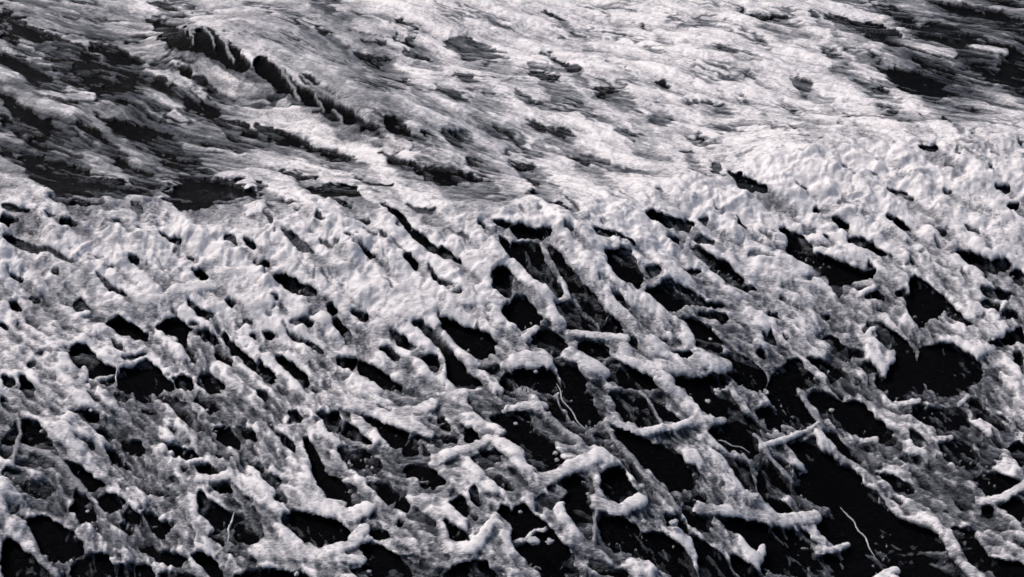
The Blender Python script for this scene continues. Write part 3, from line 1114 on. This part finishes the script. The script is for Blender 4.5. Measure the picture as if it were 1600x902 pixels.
c01 = np.clip(cov, 0, 1)
soft = blur(c01, 4, 2)
soft2 = blur(c01, 12, 2)
c01 = 0.3 * c01 + 0.7 * blur(c01, 1, 1)
body = (0.45 * c01 + 0.55 * soft)
thick = onface * 1.0 + back * 0.42
rise = -0.034 + 0.016 * sstep(0.04, 0.2, c01) + (0.064 * body + 0.03 * (soft2 - 0.5)) * thick + 0.012 * back
rise = rise + body * (1 - 0.6 * grow_f) * (0.026 * lumps * (1 - 0.4 * back) + 0.012 * cell + 0.018 * puff * (1 - 0.5 * back) * (1 - 0.65 * low))
rise = rise + 0.020 * streak * back * (0.4 + body) + 0.003 * fibre * back
rise = rise + 0.0125 * wrk * (0.3 + 0.7 * onface) * (1 - 0.55 * body) * (1 - 0.7 * grow_f) + 0.0022 * w3 * body
rise = rise + cb_ * body * (0.026 * fbm(X * 4.6 + 0.4 * w2, Y * 5.2 + 0.4 * w1, 2, 127, 0.4, 2.1, True) + 0.006 * puff + 0.004 * puff2)
rise = rise + 0.02 * blur(R.astype(F32), 3, 1) * (1 - 0.7 * back)
rise = rise + grow_f * (np.maximum(0.30 * rise + 0.70 * soft * 0.035 + 0.75 * lift_f, rise + 0.25 * lift_f) - rise)
ZF = Z + rise
# the foam rims overhang the gaps: tops lean out, feet are drawn back under
B_ = blur(c01, 5, 2)
gyB, gxB = np.gradient(B_, gy[1] - gy[0], gx[1] - gx[0])
gm = np.sqrt(gxB ** 2 + gyB ** 2) + 1e-6
kk = np.clip(gm / 9.0, 0, 1) / gm * (onface + 0.15 * back)
lean = (0.010 * sstep(0.45, 0.8, c01) - 0.030 * (1 - sstep(0.3, 0.62, c01)) * sstep(0.0, 0.1, c01 + 0.0))
XF = X - gxB * kk * lean
YF = Y - gyB * kk * lean
# ---- water
sub = (slice(None, None, 3), slice(None, None, 3))
rip = 0.006 * fbm(P * 5, Q * 11, 3, 101)
def grid_quads(ny, nx):
    i = np.arange(ny * nx).reshape(ny, nx)
    return np.stack([i[:-1, :-1], i[:-1, 1:], i[1:, 1:], i[1:, :-1]], -1).reshape(-1, 4)
xs, ys, zs = X[sub], Y[sub], (Z + rip - 0.012)[sub]
# the open sea round the modelled patch, out to the horizon, joined to its rim
ny, nx = xs.shape
co = [np.stack([xs, ys, zs], -1).reshape(-1, 3)]
quads = [grid_quads(ny, nx)]
idx = np.arange(ny * nx).reshape(ny, nx)
rim = np.concatenate([idx[0, :], idx[1:, -1], idx[-1, -2::-1], idx[-2:0:-1, 0]])
rc = co[0][rim]
base = ny * nx
prev = rim
for k, sc in enumerate((1.3, 2.0, 5.0, 40.0, 600.0)):
    ring = rc.copy()
    ring[:, 0] *= sc
    ring[:, 1] = (ring[:, 1] - 1.0) * sc + 1.0
    ring[:, 2] = rc[:, 2] * max(0.0, 1 - 0.3 * (k + 1)) - 0.3 * min(1, 0.3 * (k + 1))
    co.append(ring)
    cur = base + np.arange(len(rim))
    quads.append(np.stack([prev, cur, np.roll(cur, -1), np.roll(prev, -1)], -1))
    prev = cur
    base += len(rim)
water = mesh_from_arrays('water', np.concatenate(co), np.concatenate(quads), M_WATER)
tag(water, 'black glossy sea water showing through the holes in the foam', 'water', kind='structure')

# ---- foam, split into the three kinds of foam one sees
co = np.stack([XF, YF, ZF], -1).reshape(-1, 3)
quads = grid_quads(NY, NX)
above = blur((ZF - Z).astype(F32), 1, 1) > -0.026
fa = (above[:-1, :-1] | above[1:, 1:] | above[:-1, 1:] | above[1:, :-1]).ravel()
c = (Y - crest_y(X) + 0.10 * w1)[:-1, :-1].ravel()
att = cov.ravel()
fq = fid[:-1, :-1].ravel()
for name, sel, lab in (
        ('foam', c > 0.30, 'grey streaked foam sliding in long diagonal tongues behind the white crest'),
        ('foam', (c <= 0.30) & (c > -0.45), 'thick puffy white foam piled along the crest across the middle'),
        ('foam', c <= -0.45, 'white foam lace full of black holes on the falling wave face below')):
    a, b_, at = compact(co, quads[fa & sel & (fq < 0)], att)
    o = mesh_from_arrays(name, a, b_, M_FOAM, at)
    tag(o, lab, 'foam', kind='stuff')

# ---------------------------------------------------------------- foam fingers
for i, (r0, r1, lift, pts, lab) in enumerate(fingers):
    a, b_, at = compact(co, quads[fa & (fq == i)], att)
    base_p = unproject(*pts[0])
    o = mesh_from_arrays('foam_finger', a - base_p, b_, M_FOAM, at)
    o.location = base_p
    tag(o, lab, 'foam finger', 'foam fingers thrown out by the breaking wave')

def surf_z(x, y):
    fx = (x - X0) / (X1 - X0) * (NX - 1)
    fy = (y - Y0) / (Y1 - Y0) * (NY - 1)
    i, j = int(np.clip(fx, 0, NX - 1)), int(np.clip(fy, 0, NY - 1))
    return float(ZF[j, i])

def tube(name, pts, radii, mat, seed=0, flat=0.75, ns=20, seg=10, rough=0.16):
    """a tapering lumpy tube with a rounded tip along world points"""
    P_ = np.array(pts, float)
    n = len(P_)
    ts = np.linspace(0, n - 1, seg * (n - 1) + 1)
    def cr(arr, t):
        i = int(min(t, n - 1 - 1e-6)); f = t - i
        p0, p1, p2, p3 = arr[max(i - 1, 0)], arr[i], arr[min(i + 1, n - 1)], arr[min(i + 2, n - 1)]
        return 0.5 * (2 * p1 + (p2 - p0) * f + (2 * p0 - 5 * p1 + 4 * p2 - p3) * f * f + (3 * p1 - p0 - 3 * p2 + p3) * f ** 3)
    C = [cr(P_, t) for t in ts]
    Rr = [np.interp(t, range(n), radii) for t in ts]
    d = C[-1] - C[-2]; d /= np.linalg.norm(d)
    d0 = C[0] - C[1]; d0 /= np.linalg.norm(d0)
    rt, rs = Rr[-1], Rr[0]
    for a in (0.35, 0.62, 0.82, 0.94, 0.995):
        C.append(C[seg * (n - 1)] + d * rt * a); Rr.append(rt * math.sqrt(1 - a * a))
    for a in (0.35, 0.7, 0.95):
        C.insert(0, np.array(P_[0]) + d0 * rs * a); Rr.insert(0, rs * math.sqrt(1 - a * a))
    C = np.array(C); m = len(C)
    tang = np.gradient(C, axis=0)
    verts, rnd = [], random.Random(seed)
    for k in range(m):
        t = tang[k] / (np.linalg.norm(tang[k]) + 1e-9)
        side = np.cross(t, (0, 0, 1)); side /= np.linalg.norm(side) + 1e-9
        up = np.cross(side, t)
        for s in range(ns):
            a = 2 * math.pi * s / ns
            dv = side * math.cos(a) + up * math.sin(a) * flat
            verts.append(C[k] + dv * Rr[k])
    verts = np.array(verts)
    cen = np.repeat(C, ns, axis=0)
    rr = np.repeat(np.array(Rr), ns)
    sc = 0.75 / max(np.mean(rr), 0.004)
    nz = fbm(verts[:, 0] * sc + verts[:, 2] * sc * 0.7, verts[:, 1] * sc - verts[:, 2] * sc * 0.6, 4, 300 + seed, 0.55)
    verts = verts + (verts - cen) * (rough * 2.0 * nz)[:, None]
    q = []
    for k in range(m - 1):
        for s in range(ns):
            s2 = (s + 1) % ns
            q.append((k * ns + s, k * ns + s2, (k + 1) * ns + s2, (k + 1) * ns + s))
    me = bpy.data.meshes.new(name)
    caps = [tuple(range(ns))[::-1], tuple((m - 1) * ns + s for s in range(ns))]
    me.from_pydata([tuple(v) for v in verts], [], q + caps)
    me.polygons.foreach_set('use_smooth', [True] * len(me.polygons))
    me.materials.append(mat)
    me.update()
    o = bpy.data.objects.new(name, me)
    COL.objects.link(o)
    return o

def px_size(u, v):
    a = unproject(u, v)
    return np.linalg.norm(a - CAM) / FPX

# ---------------------------------------------------------------- thin strands of water
STRANDS = """
1.6 355,849 358,838 357,828 362,815 366,800 | thin white water strand standing across a black hole, lower left
1.0 181,568 183,578 181,590 183,603 | hair thin water thread hanging in the large black hole at left
1.1 1313,793 1322,803 1334,815 1340,828 1352,840 1358,856 1367,870 | long bright water thread sinking through black water, bottom right
1.0 870,600 876,612 878,625 886,634 895,645 903,660 915,670 | fine wavy thread running down the centre pool
1.0 1122,688 1132,690 1145,697 1158,699 1172,708 | fine bright thread on black water right of the sagging arc
"""
for i, line in enumerate(STRANDS.strip().splitlines()):
    a, lab = line.split('|')
    q = a.split()
    r = float(q[0])
    wp, rad = [], []
    for w_ in q[1:]:
        u, v = (float(c_) for c_ in w_.split(','))
        p = unproject(u, v)
        d = p - CAM
        z = max(p[2] + 0.012, surf_z(p[0], p[1]) + 0.004)
        wp.append(CAM + d * ((z - CAM[2]) / d[2]))
        rad.append(r * px_size(u, v) * (0.35 if w_ in (q[1], q[-1]) else 1.0))
    o = tube('water_strand', wp, rad, M_DROP, seed=80 + i, ns=8, seg=6, flat=1.0, rough=0.8)
    tag(o, lab.strip(), 'water strand', 'thin strands of water')

# ---------------------------------------------------------------- drops and flecks of foam
def blob(name, p, r, mat, seed):
    rnd = random.Random(seed)
    import bmesh
    bm = bmesh.new()
    bmesh.ops.create_icosphere(bm, subdivisions=3, radius=1.0)
    co_ = np.array([v.co[:] for v in bm.verts])
    nz = fbm(co_[:, 0] * 1.2 + co_[:, 2] * 0.8 + seed, co_[:, 1] * 1.2 - co_[:, 2] * 0.7, 3, seed % 40)
    sx, sy, sz = rnd.uniform(.8, 1.25), rnd.uniform(.75, 1.1), rnd.uniform(.5, .75)
    for v, n_ in zip(bm.verts, nz):
        k = 1 + 0.75 * float(n_)
        v.co = (v.co.x * sx * k, v.co.y * sy * k, v.co.z * sz * k)
    me = bpy.data.meshes.new(name)
    for f in bm.faces: f.smooth = True
    bm.to_mesh(me); bm.free()
    me.materials.append(mat)
    o = bpy.data.objects.new(name, me)
    COL.objects.link(o)
    o.location = p
    o.scale = (r, r, r)
    o.rotation_euler = (0, 0, rnd.uniform(0, 6.28))
    return o

DROPS = """
2.5 300,20 | pale drop thrown up at the top end of the small wavelet
2.5 372,52 | bright drop flying above the middle of the small wavelet lip
3 415,78 | largest bright drop on the small wavelet lip
2 452,92 | small bright drop right of the largest one on the wavelet lip
2.5 496,128 | bright drop above the lower end of the small wavelet lip
2 528,150 | last small drop at the lower right end of the wavelet lip
2 560,118 | lone small drop on the smooth back of the wavelet
2.5 600,180 | small drop beside the two black slots right of the wavelet
2 655,205 | bright bead beside the small black oval behind the crest
9 833,845 | largest round foam drop in the pool at lower middle
7 859,846 | smaller round foam drop right of the largest one, lower middle
8 1121,612 | round foam drop above black water right of centre
5 1106,627 | tiny foam drop below the round drop right of centre
7 1053,817 | foam drop resting at the edge of the dark bottom pool
5 1006,815 | small foam drop under the foam hook at lower centre
8 1180,776 | round foam drop near the long curved finger
4 957,698 | small glassy drop beside the knob of the rising foam arm
4 956,673 | small pale drop at the left end of the sagging arc
5 1299,641 | lone round drop above the slanting foam rod
5 788,643 | round glassy drop in the small hole left of the foam stick
4 806,662 | lower glassy drop of two left of the foam stick
4 868,708 | upper bead in the cluster of beads in the middle pool
4 870,719 | lower bead in the cluster of beads in the middle pool
3 879,706 | right bead in the cluster of beads in the middle pool
3 813,800 | small drop above the largest round drop, lower middle
5 463,897 | foam drop at the bottom edge, left of centre
3 546,724 | sparkling bead on the mottled dark hollow, left one
3 582,731 | sparkling bead on the mottled dark hollow, right one
3 349,47 | tiny bright drop flying above the dark wavelet face
3 1329,692 | tiny drop below the twin foam pegs at right
4 1552,530 | tiny bead at the end of the curved black slot, far right
3 837,581 | small bead on dark water under the fat foam knob
3 1110,530 | bead on the black channel right of centre
4 577,893 | pale bead at the bottom of the round black hole
3 324,641 | pale bead between the dark pockets at left
3 142,641 | bright bead beside the small black hole at left
3 137,799 | bright bead in the black hollow at lower left
"""
for i, line in enumerate(DROPS.strip().splitlines()):
    a, lab = line.split('|')
    r, uv = a.split()
    u, v = (float(c_) for c_ in uv.split(','))
    p = unproject(u, v)
    rr = float(r) * px_size(u, v) * 0.9
    z = surf_z(p[0], p[1]) if surf_z(p[0], p[1]) > p[2] - 0.01 else p[2]
    z += rr * 0.55
    d = p - CAM
    q_ = CAM + d * ((z - CAM[2]) / d[2])
    o = blob('foam_drop', q_, rr, M_DROP, 400 + i)
    tag(o, lab.strip(), 'drop', 'drops of foam thrown from the wave')
